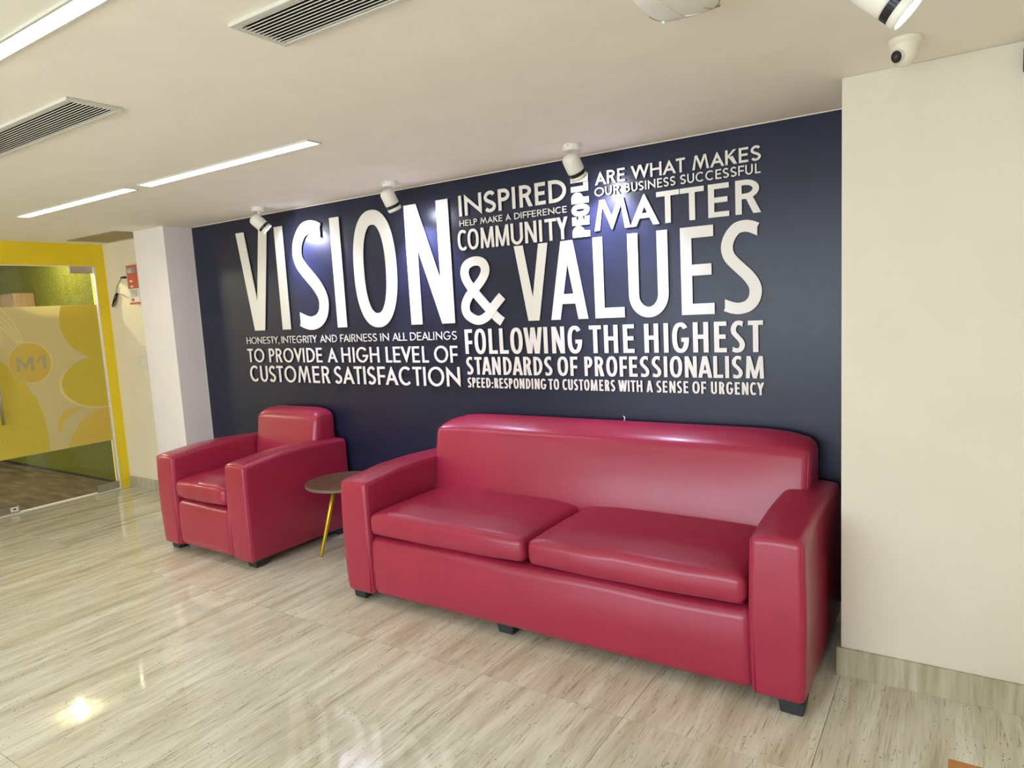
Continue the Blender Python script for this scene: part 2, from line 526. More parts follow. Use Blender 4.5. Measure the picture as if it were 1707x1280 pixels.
for yy, zz, rr in ((-.80, .93, .022), (-.86, .80, .026), (-.74, .80, .018), (-.80, .68, .028), (-.71, .66, .016), (-.88, .60, .020), (-.72, .53, .024), (-.82, .50, .016)):
    pts_ = ring(yy, zz, rr, rr, 14)
    bm = tube(bmesh.new(), [(XF + .0009, a_, b_) for a_, b_ in pts_], .0018, 4, True); obj('print', bm, M['film_orange'], door)
# four swept lines above the disc
for k in range(4):
    y0 = -.70 - .0 * k; base = -.665 - .014 * k
    P = [(base, 1.335), (base - .02 - .012 * k, 1.45), (base - .07 - .03 * k, 1.55), (base - .13 - .05 * k, 1.62)]
    bm = bmesh.new()
    pts = [Vector((XF + .0009, *(Vector(P[0]).lerp(Vector(P[1]), t).lerp(Vector(P[1]).lerp(Vector(P[2]), t), t)))) for t in [0, .5, 1]]
    pts = [Vector((XF + .0009, p[0], p[1])) for p in P]
    cur = []
    for t in [i / 10 for i in range(11)]:
        a, b, c, d = [Vector(p) for p in P]
        q = a * (1 - t) ** 3 + b * 3 * t * (1 - t) ** 2 + c * 3 * t * t * (1 - t) + d * t ** 3
        cur.append(Vector((XF + .0009, max(q[0], -1.0), q[1])))
    for a, b in zip(cur, cur[1:]):
        dd = (b - a).normalized(); nn = Vector((0, -dd.z, dd.y)) * .0055
        bm.faces.new([bm.verts.new(v) for v in (a - nn, b - nn, b + nn, a + nn)])
    obj('print', bm, M['film_line'], door)
# lettering in the disc
LZ = 1.17
yz_poly('print', [(-.735, LZ - .055), (-.735, LZ + .06), (-.705, LZ + .06), (-.672, LZ + .0), (-.64, LZ + .06), (-.61, LZ + .06), (-.61, LZ - .055), (-.635, LZ - .055), (-.638, LZ + .015), (-.672, LZ - .048), (-.706, LZ + .015), (-.71, LZ - .055)], M['film_grey'], .0016)
yz_poly('print', [(-.548, LZ - .050), (-.548, LZ + .062), (-.520, LZ + .064), (-.520, LZ - .050)], M['film_grey'], .0016)
yz_poly('print', [(-.590, LZ + .010), (-.590, LZ + .030), (-.5485, LZ + .060), (-.5485, LZ + .036)], M['film_grey'], .0016)

def patch(name, y0, y1, z0, z1, label=None):
    o = box(name, (XL - .042, y0, z0), (XL - .004, y1, z1), M['chrome'], door, bevel=.002)
    if label: o['label'] = label
    return o
patch('patch_fitting', -.258, -.078, DZ - .062, DZ - .003)
patch('patch_fitting', -.262, -.078, .010, .070)
pl = patch('lock', -1.004, -.848, .012, .066, 'steel lock fitting at the foot of the door')
box('lock_plate', (XL - .0045, -.915, .022), (XL - .0015, -.862, .056), M['white'], pl)
box('keyhole', (XL - .0018, -.897, .034), (XL - .0008, -.877, .045), M['black'], pl)
bm = bmesh.new()
tube(bm, [(XL + .035, -.893, .72), (XL + .035, -.893, 1.32)], .011, 12)
for z in (.80, 1.24): tube(bm, [(XL + .035, -.893, z), (XL - .02, -.893, z)], .008, 10)
obj('handle', bm, M['chrome'], door, smooth=True)
tag(box('window_2', (XL - .030, DY0 + .003, .012), (XL - .018, -1.009, DZ - .006), M['glass']), kind='structure', label='fixed glass beside the door')

# things in the room behind the glass
cb = thing('cardboard_box', 'brown box against the turf wall seen through clear top of glass', 'box', (-3.2, -.07, 1.2))
box('carton', (-3.62, -.15, 1.15), (-2.80, .029, 1.80), M['carton'], cb, bevel=.004)
box('tape', (-3.30, -.152, 1.60), (-3.12, -.1485, 1.70), M['greyprint'], cb)
box('lid_edge', (-3.62, -.154, 1.795), (-2.80, .0, 1.803), M['tableedge'], cb)
sh = thing('wall_shelf', 'shelf on the turf wall that carries the brown box', 'shelf', (-3.2, -.08, 1.13))
box('board', (-3.75, -.19, 1.12), (-2.70, .03, 1.15), M['carton'], sh, bevel=.002)

# ================================================================ CEILING FITTINGS
def strip_light(x0, x1, y0, y1, label, group='recessed strip lights in the ceiling', energy=True):
    t = thing('strip_light', label, 'ceiling light', ((x0 + x1) / 2, (y0 + y1) / 2, H), group)
    bm = bmesh.new(); f = .007
    bx(bm, (x0 - f, y0 - f, H - .006), (x1 + f, y0, H + .0)); bx(bm, (x0 - f, y1, H - .006), (x1 + f, y1 + f, H + .0))
    bx(bm, (x0 - f, y0, H - .006), (x0, y1, H + .0)); bx(bm, (x1, y0, H - .006), (x1 + f, y1, H + .0))
    obj('frame', bm, M['vent'], t)
    box('diffuser', (x0, y0, H - .0035), (x1, y1, H - .0005), M['diffuser'], t)
    return t
strip_light(1.392, 2.655, -1.146, -1.084, 'white recessed strip light, middle one, nearest the navy wall')
strip_light(.01, 1.262, -1.150, -1.090, 'white recessed strip light near the yellow door wall')
strip_light(2.20, 3.46, -2.302, -2.260, 'bright recessed strip light cut by the top left corner of the photo')
for x, side in ((0.0, 'yellow wall side'), (3.6, 'window side')):
    strip_light(x, x + 1.26, -3.6, -3.54, 'recessed strip light behind the camera, nearer row, ' + side, 'strip lights behind the camera')
    strip_light(x, x + 1.26, -5.0, -4.94, 'recessed strip light behind the camera, far row by the window, ' + side, 'strip lights behind the camera')


def vent(x0, x1, y0, y1, n, label):
    t = thing('air_vent', label, 'air vent', ((x0 + x1) / 2, (y0 + y1) / 2, H), 'slatted air vents in the ceiling')
    bm = bmesh.new(); f = .018
    def bar(a, b): bx(bm, a, b, .0015, 1)
    bar((x0, y0, H - .010), (x1, y0 + f, H)); bar((x0, y1 - f, H - .010), (x1, y1, H))
    bar((x0, y0 + f, H - .010), (x0 + f, y1 - f, H)); bar((x1 - f, y0 + f, H - .010), (x1, y1 - f, H))
    obj('frame', bm, M['vent'], t)
    box('backing', (x0 + f, y0 + f, H - .0012), (x1 - f, y1 - f, H - .0002), M['dark'], t)
    p = (y1 - y0 - 2 * f) / n
    me = None
    for k in range(n):
        y = y0 + f + p * (k + .5)
        if me is None:
            b = bmesh.new()
            vs = [b.verts.new(c) for c in ((-.5, -.0042, -.0085), (.5, -.0042, -.0085), (.5, .0028, -.0050), (-.5, .0028, -.0050),
                                           (-.5, -.0034, -.0098), (.5, -.0034, -.0098), (.5, .0036, -.0064), (-.5, .0036, -.0064))]
            for fc in ((0, 1, 2, 3), (7, 6, 5, 4), (0, 4, 5, 1), (2, 6, 7, 3), (0, 3, 7, 4), (1, 5, 6, 2)): b.faces.new([vs[i] for i in fc])
            for v in vs: v.co.x *= (x1 - x0 - 2 * f)
            bmesh.ops.recalc_face_normals(b, faces=b.faces)
            me = bpy.data.meshes.new('slat'); b.to_mesh(me); b.free(); me.materials.append(M['ventblade'])
        s = bpy.data.objects.new('slat', me); C.objects.link(s); s.parent = t
        s.location = (0, y - (y0 + y1) / 2, 0)
    return t
vent(1.38, 2.585, -2.012, -1.838, 11, 'slatted ceiling air vent at left edge between the strip lights')
vent(3.402, 4.61, -2.018, -1.846, 11, 'slatted ceiling air vent at the top of the photo')

ht = thing('ceiling_hatch', 'dull two-leaf access hatch in the ceiling above the recess', 'ceiling hatch', (-.75, -.19, H))
bm = bmesh.new()
x0, x1, y0, y1 = -1.17, -.43, -.352, -.030
for a, b in (((x0, y0, H - .004), (x1, y0 + .006, H)), ((x0, y1 - .006, H - .004), (x1, y1, H)), ((x0, y0, H - .004), (x0 + .006, y1, H)), ((x1 - .006, y0, H - .004), (x1, y1, H))): bx(bm, a, b)
obj('frame', bm, M['greyprint'], ht)
for ya, yb in ((y0 + .007, -.195), (-.191, y1 - .007)): box('panel', (x0 + .007, ya, H - .003), (x1 - .007, yb, H - .0004), M['hatch'], ht)


def spot(base, hd, target, label, face_r=.026, watts=0.0, scale=1.0, size=88, blend=.75, group='white ceiling spot lamps', drop=.0, cname='spot_lamp', near=False):
    """base: point on the ceiling, hd: middle of the head, target: what it is aimed at"""
    base, hd = Vector(base), Vector(hd); ax = (Vector(target) - hd).normalized(); s = scale
    t = thing(cname, label, 'spotlight', base, group)
    bm = lathe(bmesh.new(), base, (0, 0, -1), [(.040 * s, .0), (.0425 * s, .003), (.0425 * s, .026 * s), (.039 * s, .029 * s)], 32)
    cn = obj('canopy', bm, M['white'], t, smooth=False)
    scr = lathe(bmesh.new(), base + Vector((.0, -.0415 * s, -.010)), (0, -1, 0), [(.003, 0), (.003, .003)], 10)
    obj('screw', scr, M['greyprint'], cn, loc=Vector((0, 0, 0)))
    cn_children = [c for c in C.objects if c.parent == cn]
    jt = hd - ax * .012 * s + Vector((0, 0, .030 * s))
    bm = tube(bmesh.new(), [base - Vector((0, 0, .026 * s)), Vector((base.x, base.y, jt.z + .012)), jt, hd - ax * .012 * s], .0065 * s, 10)
    obj('stem', bm, M['white'], t, smooth=True)
    R_ = .0395 * s; s0_ = s; s = s * .84
    b0 = hd - ax * .060 * s
    bm = lathe(bmesh.new(), b0, ax, [(R_ * .30, -.017 * s), (R_ * .60, -.014 * s), (R_ * .84, -.006 * s), (R_ * .96, .004 * s), (R_, .016 * s), (R_, .078 * s), (R_ * .95, .084 * s)], 36)
    obj('head', bm, M['white'], t, smooth=True)
    bm = lathe(bmesh.new(), b0, ax, [(R_ * .90, .083 * s), (R_ * .93, .084 * s), (R_ * .93, .104 * s), (R_ * .9, .105 * s)], 36)
    if near:
        u_, v_ = frame_of(ax)
        for k in range(36):
            a = 2 * PI * k / 36; c = b0 + ax * .094 * s + (u_ * math.cos(a) + v_ * math.sin(a)) * R_ * .93
            tube(bm, [c - ax * .009 * s, c + ax * .009 * s], .0009 * s, 5)
    obj('collar', bm, M['black'], t, smooth=False)
    # open front ring, with the glowing lens set back inside it
    n = 36; bm = bmesh.new(); u, v = frame_of(ax); prof = [(R_ * .90, .104), (R_ * .97, .105), (R_ * .99, .124), (R_ * .90, .126), (R_ * .84, .124), (R_ * .80, .112)]
    rings = [[bm.verts.new(b0 + ax * d * s + (u * math.cos(2 * PI * k / n) + v * math.sin(2 * PI * k / n)) * r) for k in range(n)] for r, d in prof]
    for a, b in zip(rings, rings[1:]):
        for k in range(n): bm.faces.new((a[k], a[(k + 1) % n], b[(k + 1) % n], b[k]))
    fr = obj('front_ring', bm, M['white'], t, smooth=True)
    bm = lathe(bmesh.new(), b0 + ax * .116 * s, ax, [(R_ * .82, .0), (R_ * .82, .004 * s)], 32)
    obj('lens', bm, M['lampface'], t)
    p = b0 + ax * .123 * s
    lo_ = lamp('spot_beam', 'SPOT', p, watts, SPOT_COL if not near else (1.0, .93, .80), target=p + ax, spot_size=math.radians(size), spot_blend=blend, shadow_soft_size=.004 * s)
    lo_.name = cname + '_light'
    return t


spot((1.106, -.232, H), (1.106, -.225, 2.035), (1.30, 0.0, 1.74), 'white spot lamp nearest the yellow wall, head turned sideways over the V', watts=SPOT_W)
spot((2.234, -.224, H), (2.232, -.222, 2.038), (2.28, 0.0, 1.62), 'white spot lamp between the letters O and N', watts=SPOT_W)
spot((3.384, -.255, H), (3.388, -.25, 2.040), (3.45, 0.0, 1.67), 'white spot lamp in front of the upright word PEOPLE', watts=SPOT_W)
axn = (RT * .68 - UP * .70 - FW * .24).normalized()
face = CAM + (FW + RT * (1524 - 853.5) / 1144.4 + UP * (640 - 24) / 1144.4) * 1.16
hd = face - axn * .060
spot((hd.x - .005, hd.y, H), hd, hd + axn, 'large lit spot lamp overhead at the upper right edge', watts=NEAR_W, near=True, scale=.92, size=100, blend=.8, group=None)

# dome camera
dc = thing('dome_camera', 'cream turret security camera on ceiling by the right pillar', 'security camera', (4.722, -.715, H))
O = Vector((4.722, -.715, H))
bm = lathe(bmesh.new(), O, (0, 0, -1), [(.044, 0), (.046, .003), (.045, .012), (.040, .018), (.039, .022), (.034, .046), (.028, .050)], 40)
obj('base', bm, M['plastic'], dc, smooth=False)
vd = (RT * -.86 - UP * .36 - FW * .36).normalized()
bm = bmesh.new(); bmesh.ops.create_uvsphere(bm, u_segments=32, v_segments=20, radius=.034); bmesh.ops.translate(bm, verts=bm.verts, vec=O + Vector((-.002, 0, -.043)))
obj('eyeball', bm, M['plastic'], dc, smooth=True)
ec = O + Vector((-.002, 0, -.043))
bm = lathe(bmesh.new(), ec + vd * .027, vd, [(.020, 0), (.021, .004), (.0175, .008), (.0165, .008)], 28)
lr = obj('lens_ring', bm, M['vent'], dc, smooth=False)
bm = lathe(bmesh.new(), ec + vd * .0345, vd, [(.0165, 0), (.0165, .0012)], 28); obj('lens_window', bm, M['black'], dc)
bm = lathe(bmesh.new(), ec + vd * .0354, vd, [(.0065, 0), (.006, .002), (.003, .0028)], 20); obj('lens', bm, M['glasstop'], dc)

# wireless unit
ap = thing('ceiling_unit', 'rounded white plastic network unit with green light on the ceiling', 'network unit', (4.33, -1.53, H))
bm = bmesh.new(); rings = []
for sc_, z in ((.90, H), (.97, H - .012), (1.0, H - .024), (.985, H - .036), (.93, H - .046), (.82, H - .053), (.55, H - .057), (.05, H - .058)):
    rings.append([bm.verts.new((4.330 + x * sc_ * .97, -1.518 + y * sc_, z)) for x, y in ell(0, 0, .093, .100, 0, 360, 48, 3.4)[:-1]])
for a, b in zip(rings, rings[1:]):
    for k in range(48): bm.faces.new((a[k], a[(k + 1) % 48], b[(k + 1) % 48], b[k]))
bm.faces.new(rings[-1]); bm.faces.new(rings[0])
obj('housing', bm, M['white'], ap, smooth=True)
bm = bmesh.new(); bmesh.ops.create_uvsphere(bm, u_segments=10, v_segments=6, radius=.0028); bmesh.ops.translate(bm, verts=bm.verts, vec=(4.330 + ell(0, 0, .093, .1, 132, 132, 1, 3.4)[0][0] * .88, -1.518 + ell(0, 0, .093, .1, 132, 132, 1, 3.4)[0][1] * .90, H - .0500))
obj('status_light', bm, M['led'], ap, smooth=True)
bm = tube(bmesh.new(), [(4.330 + x * .97 * .90, -1.518 + y * .90, H - .0490) for x, y in ell(0, 0, .093, .1, 10, 172, 40, 3.4)], .0010, 6)
obj('cable', bm, M['hatch'], ap, smooth=True)
bm = tube(bmesh.new(), [(4.300, -1.62, H - .0565), (4.312, -1.53, H - .058), (4.318, -1.47, H - .0585), (4.325, -1.437, H - .050)], .0018, 6)
obj('cable', bm, M['white'], ap, smooth=True)
bm = tube(bmesh.new(), [(4.325, -1.46, H - .0575), (4.345, -1.452, H - .0575), (4.36, -1.44, H - .052)], .0016, 6)
obj('tape', bm, M['plastic'], ap, smooth=True)
bm = tube(bmesh.new(), [(4.372, -1.475, H - .0565), (4.385, -1.450, H - .054), (4.40, -1.438, H - .048)], .002, 6); obj('tape', bm, M['hatch'], ap, smooth=True)

# dark fitting high on the right pillar wall, cut by the edge of the photo
bf_ = thing('wall_fitting', 'small black fitting high on the right wall at the photo edge', 'wall fitting', (5.06, -D, 2.07))
box('housing', (5.012, -D - .035, 2.045), (5.10, -D - .004, 2.118), M['black'], bf_, bevel=.006)
box('mount', (5.03, -D - .004, 2.055), (5.08, -D, 2.105), M['greyprint'], bf_)

# twin downlight in the glass room
dl = thing('twin_downlight', 'twin warm ceiling light of the room behind the glass door', 'ceiling light', (-2.0, -.37, H))
for xx in (-2.09, -1.93): box('diffuser', (xx - .025, -.42, H - .004), (xx + .025, -.325, H - .0005), M['downlight'], dl)
box('frame', (-2.17, -.44, H - .0004), (-1.85, -.30, H + .001), M['vent'], dl)
lamp('turf_light', 'POINT', (-2.0, -.37, H - .03), 30, (1.0, .86, .52), shadow_soft_size=.010)
lamp('glass_room_light', 'AREA', (-3.0, -2.6, H - .03), 58, (1.0, .88, .66), target=(-3.0, -2.6, 0), shape='RECTANGLE', size=1.2, size_y=.3)

# ================================================================ LETTERS
def clip_h(poly, h):
    for v, s in ((0, 1), (h, -1)):
        out = []
        for a, b in zip(poly, poly[1:] + poly[:1]):
            ia, ib = s * (a[1] - v) >= -1e-9, s * (b[1] - v) >= -1e-9
            if ia: out.append(a)
            if ia != ib:
                t = (v - a[1]) / (b[1] - a[1]); out.append((a[0] + t * (b[0] - a[0]), v))
        poly = out
    return poly


def rect(x0, y0, x1, y1): return ('p', [(x0, y0), (x1, y0), (x1, y1), (x0, y1)])
def ribbon(c, tx, ty, closed=False): return ('r', c, tx, ty, closed)


def catmull(P, n=8):
    out = []
    for i in range(len(P) - 1):
        p0, p1, p2, p3 = P[max(i - 1, 0)], P[i], P[i + 1], P[min(i + 2, len(P) - 1)]
        for k in range(n):
            t = k / n
            out.append(tuple(.5 * ((2 * p1[a]) + (-p0[a] + p2[a]) * t + (2 * p0[a] - 5 * p1[a] + 4 * p2[a] - p3[a]) * t * t + (-p0[a] + 3 * p1[a] - 3 * p2[a] + p3[a]) * t ** 3) for a in (0, 1)))
    return out + [P[-1]]


def leg(x0, x1, h, dw): return ('p', [(x0, 0), (x0 + dw, 0), (x1 + dw, h), (x1, h)])


def vee(w, h, tx, point, y0=0):
    """two legs meeting at the foot (w/2, 0); point = how wide the foot is cut"""
    run = w / 2
    dw = tx * 1.0 * math.sqrt(1 + (run / h) ** 2) * 1.02
    k = (run - point / 2) / h
    e = (point / 2) / max(k, 1e-3)
    # outer edge (0,h)->(w/2 - point/2, 0); inner edge shifted by dw
    yin = h - (w / 2 - dw) / k
    L = [(0, h), (w / 2 - point / 2, 0), (w / 2, 0), (w / 2, max(yin, .02 * h)), (dw, h)]
    R = [(w - x, y) for x, y in L][::-1]
    return [('p', L), ('p', R)], dw, k


def glyph(ch, w, h, tx, ty, pt):
    """pt: True for the pointed wide face, False for the blunt condensed one"""
    cut = tx * (.22 if pt else 1.30)
    ex = 2.0 if pt else 2.35
    if ch == 'I': return [rect(0, 0, tx, h)]
    if ch == 'L': return [rect(0, 0, tx, h), rect(0, 0, w, ty)]
    if ch == 'E': return [rect(0, 0, tx, h), rect(0, 0, w, ty), rect(0, h - ty, w, h), rect(0, h * .5 - ty * .42, w * .93, h * .5 + ty * .58)]
    if ch == 'F': return [rect(0, 0, tx, h), rect(0, h - ty, w, h), rect(0, h * .47 - ty * .5, w * .95, h * .47 + ty * .5)]
    if ch == 'T': return [rect(w / 2 - tx / 2, 0, w / 2 + tx / 2, h), rect(0, h - ty, w, h)]
    if ch == 'H': return [rect(0, 0, tx, h), rect(w - tx, 0, w, h), rect(0, h * .52 - ty / 2, w, h * .52 + ty / 2)]
    if ch == 'V': return vee(w, h, tx, cut)[0]
    if ch == 'A':
        S, dw, k = vee(w, h, tx, cut)
        S = [('p', [(x, h - y) for x, y in s[1]]) for s in S]
        yb = h * (.24 if pt else .20); xl = k * yb + dw * .6
        S.append(rect(xl, yb, w - xl, yb + ty)); return S
    if ch == 'W':
        ww = w * .5 + tx * .5; a = vee(ww, h, tx, cut)[0]
        return a + [('p', [(x + w - ww, y) for x, y in s[1]]) for s in a]
    if ch == 'M':
        if pt:
            s = w * .17; dw = tx * 1.04; out = []
            out.append(('p', [(0, 0), (dw, 0), (s + dw * .62, h), (s, h)])); xm = w / 2
            k = (xm - s) / h
            out.append(('p', [(s, h), (s + dw * .85, h), (xm, h * (1 - (xm - s - dw * .85 * 1.0) / (xm - s)) * 1.0 + .0 + h * .0), (xm, 0), (xm - dw * .10, 0)]))
            # inner diagonals
            out[-1] = ('p', [(s, h), (s + dw * .95, h), (xm, dw * 1.0 / max(k, .01) * .95), (xm, 0), (xm - dw * .08, 0)])
            for q in list(out): out.append(('p', [(w - x, y) for x, y in q[1]][::-1]))
            return out
        d = tx * 1.0
        return [('p', [(0, 0), (tx, 0), (tx * 1.25, h), (tx * .25, h)]), ('p', [(w - tx, 0), (w, 0), (w - tx * .25, h), (w - tx * 1.25, h)]),
                ('p', [(tx * .25, h), (tx * .25 + d, h), (w / 2 + d * .46, 0), (w / 2 - d * .46, 0)]), ('p', [(w - tx * .25 - d, h), (w - tx * .25, h), (w / 2 + d * .46, 0), (w / 2 - d * .46, 0)])]
    if ch == 'N':
        dw = tx * 1.08
        if pt:
            k = (w + dw) / h
            return [('p', [(0, 0), (tx, 0), (tx, h - tx / k), (0, h + ty * .15)]), ('p', [(w - tx, tx / k), (w, -ty * .15), (w, h), (w - tx, h)]),
                    ('p', [(0, h + ty * .15), (0, h - dw * 1.15 / k), (w, -ty * .15), (w, dw * 1.15 / k)])]
        return [rect(0, 0, tx, h), rect(w - tx, 0, w, h), ('p', [(0, h), (dw, h), (w, 0), (w - dw, 0)])]
    if ch == 'O': return [ribbon(ell(w / 2, h / 2, w / 2 - tx / 2, h / 2 - ty / 2 + h * .012, 0, 360, 56, ex)[:-1], tx, ty, True)]
    if ch == 'C': return [ribbon(ell(w * (.55 if pt else .58), h / 2, w * (.55 if pt else .58) - tx / 2, h / 2 - ty / 2 + h * .012, 48, 312, 40, ex), tx, ty)]
    if ch == 'G':
        return [ribbon(ell(w / 2, h / 2, w / 2 - tx / 2, h / 2 - ty / 2 + h * .012, 42, 360, 46, ex), tx, ty), rect(w * .54, h * .5 - ty, w, h * .5)]
    if ch == 'Q': return []
    if ch == 'U':
        r = w / 2 - tx / 2; ry = min(h * .45, r * (1.15 if not pt else 1.05)); cy = ry + ty / 2 - h * .012
        return [ribbon([(tx / 2, h), (tx / 2, h * .7)] + ell(w / 2, cy, r, ry, 180, 360, 24) + [(w - tx / 2, h * .7), (w - tx / 2, h)], tx, ty)]
    if ch == 'D':
        q = w * (.30 if pt else .25)
        return [rect(0, 0, tx, h), ribbon([(tx * .5, h - ty / 2)] + ell(q, h / 2, w - q - tx / 2, h / 2 - ty / 2, 90, -90, 30, 2.0 if pt else 2.2) + [(tx * .5, ty / 2)], tx, ty)]
    if ch in 'PRB':
        yb = h * (.42 if ch == 'P' else .44 if ch == 'R' else .52); q = w * (.45 if ch != 'R' else .38); wr = w * (1 if ch != 'R' else .93)
        out = [rect(0, 0, tx, h), ribbon([(tx * .5, h - ty / 2)] + ell(q, (h + yb) / 2, wr - q - tx / 2 - (w * .06 if ch == 'B' else 0), (h - yb) / 2 - ty / 2, 90, -90, 22) + [(tx * .5, yb + ty / 2)], tx, ty)]
        if ch == 'R':
            x0 = w * .40; out.append(('p', [(w - tx * 1.22, 0), (w, 0), (x0 + tx * 1.05, yb + ty * .5), (x0 - tx * .1, yb + ty * .5)]))
        if ch == 'B':
            out.append(ribbon([(tx * .5, yb + ty / 2)] + ell(q, (yb + ty) / 2, w - q - tx / 2, yb / 2, 90, -90, 22) + [(tx * .5, ty / 2)], tx, ty))
        return out
    if ch == 'K':
        j = h * .50
        return [rect(0, 0, tx, h), ('p', [(tx, j - ty * .55), (tx, j + ty * .75), (w * .95 - tx * 1.25, h), (w * .95, h)]),
                ('p', [(w - tx * 1.35, 0), (w, 0), (tx + tx * .9 + (w * .25), j + h * .06), (tx + w * .07, j - h * .0)])]
    if ch == 'Y':
        j = h * .42; V = vee(w, h - j + ty * .0, tx, tx)[0]
        return [rect(w / 2 - tx / 2, 0, w / 2 + tx / 2, j + .01 * h)] + [('p', [(x, y + j) for x, y in s[1]]) for s in V]
    if ch == 'S':
        P = [(.93, .855), (.80, .955), (.55, 1.0), (.26, .955), (.05, .845), (.0, .735), (.07, .63), (.27, .545), (.50, .485), (.76, .41), (.95, .315), (1.0, .225), (.93, .11), (.72, .03), (.45, .0), (.20, .04), (.05, .125)]
        if not pt:
            P = [(1.08, .950), (.84, .988), (.60, 1.0), (.33, .975), (.09, .875), (.0, .755), (.08, .645), (.29, .555), (.51, .480), (.76, .390), (.95, .29), (1.0, .20), (.93, .10), (.73, .028), (.43, .0), (.18, .010), (-.10, .045)]
        o = h * .012
        return [ribbon(catmull([(tx / 2 + x * (w - tx), ty / 2 - o + y * (h - ty + 2 * o)) for x, y in P], 6), tx, ty) + (not pt,)]
    if ch == '&':
        P = [(500, 905), (440, 850), (350, 742), (262, 628), (180, 515), (128, 415), (117, 330), (150, 258), (235, 226), (315, 250), (346, 325), (318, 410), (240, 510), (148, 610), (104, 715), (128, 815), (235, 879), (345, 833), (430, 720), (512, 628)]
        P = [((x - 52) / 500 * w, (928 - y) / 745 * h) for x, y in P]
        return [ribbon(catmull(P[:3], 5) + catmull(P[2:], 6)[1:], tx, ty)]
    if ch == ',': return [('p', [(-tx * .2, -h * .16), (tx * .45, -h * .16), (tx * 1.1, h * .15), (tx * .1, h * .15)])]
    if ch == ':': return [rect(0, 0, tx, ty), rect(0, h * .42, tx, h * .42 + ty)]
    return []


def letter_mesh(shapes, place, depth=.010, back=.006, stud=.006):
    """place(u, v, lift) puts a glyph point on the wall"""
    bm = bmesh.new()
    for si, s in enumerate(shapes):
        lift = depth + .00025 * si
        if s[0] == 'p':
            pts = s[1]
            fr = [bm.verts.new(place(x, y, lift)) for x, y in pts]; bk = [bm.verts.new(place(x, y, back)) for x, y in pts]
            f = bm.faces.new(fr); n = len(pts)
            for i in range(n): bm.faces.new((fr[i], bk[i], bk[(i + 1) % n], fr[(i + 1) % n]))
            if n > 4: bmesh.ops.triangulate(bm, faces=[f])
        else:
            c, tx, ty, closed = s[1:5]; n = len(c); rows = []
            vert = s[5] if len(s) > 5 else False
            for i, (x, y) in enumerate(c):
                if closed: a, b = c[i - 1], c[(i + 1) % n]
                else: a, b = c[max(i - 1, 0)], c[min(i + 1, n - 1)]
                dx, dy = b[0] - a[0], b[1] - a[1]; l = math.hypot(dx, dy) or 1; nx, ny = -dy / l, dx / l
                k = 1 / math.sqrt((nx) ** 2 + (ny) ** 2)
                ox, oy = nx * tx / 2 * k, ny * ty / 2 * k
                l2 = lift; lift += .000012
                rows.append([bm.verts.new(place(x + ox, y + oy, l2)), bm.verts.new(place(x - ox, y - oy, l2)),
                             bm.verts.new(place(x + ox, y + oy, back)), bm.verts.new(place(x - ox, y - oy, back))])
            if vert:      # terminals cut upright
                for e_, q_ in ((0, 1), (-1, -2)):
                    cx_ = c[e_][0]; dx_, dy_ = c[e_][0] - c[q_][0], c[e_][1] - c[q_][1]
                    dd = (dx_, dy_)
                    nx_, ny_ = -dy_ / math.hypot(*dd), dx_ / math.hypot(*dd)
                    if e_ == 0: nx_, ny_ = -nx_, -ny_
                    for sgn, ia, ib in ((1, 0, 2), (-1, 1, 3)):
                        px_, py_ = cx_ + sgn * nx_ * tx / 2, c[e_][1] + sgn * ny_ * ty / 2
                        t_ = (cx_ - px_) / dx_
                        rows[e_][ia].co = place(px_ + dx_ * t_, py_ + dy_ * t_, lift); rows[e_][ib].co = place(px_ + dx_ * t_, py_ + dy_ * t_, back)
            rng = range(n if closed else n - 1)
            for i in rng:
                a, b = rows[i], rows[(i + 1) % n]
                bm.faces.new((a[0], b[0], b[1], a[1])); bm.faces.new((a[0], a[2], b[2], b[0])); bm.faces.new((a[1], b[1], b[3], a[3]))
            if not closed:
                for r in (rows[0], rows[-1]): bm.faces.new((r[0], r[1], r[3], r[2]))
    if stud and shapes:      # a short stud holds the plate off the wall
        s0 = shapes[0]; c_ = s0[1][len(s0[1]) // 4] if s0[0] == 'r' else (sum(p[0] for p in s0[1]) / len(s0[1]), sum(p[1] for p in s0[1]) / len(s0[1]))
        r_ = .0025; q = [(c_[0] - r_, c_[1] - r_), (c_[0] + r_, c_[1] - r_), (c_[0] + r_, c_[1] + r_), (c_[0] - r_, c_[1] + r_)]
        a = [bm.verts.new(place(x, y, stud + .002)) for x, y in q]; b = [bm.verts.new(place(x, y, 0)) for x, y in q]
        for i in range(4): bm.faces.new((a[i], b[i], b[(i + 1) % 4], a[(i + 1) % 4]))
    return bm


WIDE = dict(A=.84, B=.60, C=.80, D=.78, E=.54, F=.52, G=.92, H=.72, I=0, K=.68, L=.48, M=1.02, N=.80, O=.98, P=.56, R=.62, S=.56, T=.56, U=.66, V=.80, W=1.20, Y=.74)
COND = dict(A=.55, B=.42, C=.44, D=.46, E=.37, F=.34, G=.53, H=.47, I=0, K=.46, L=.37, M=.66, N=.48, O=.50, P=.38, R=.43, S=.40, T=.42, U=.46, V=.52, W=.74, Y=.52)


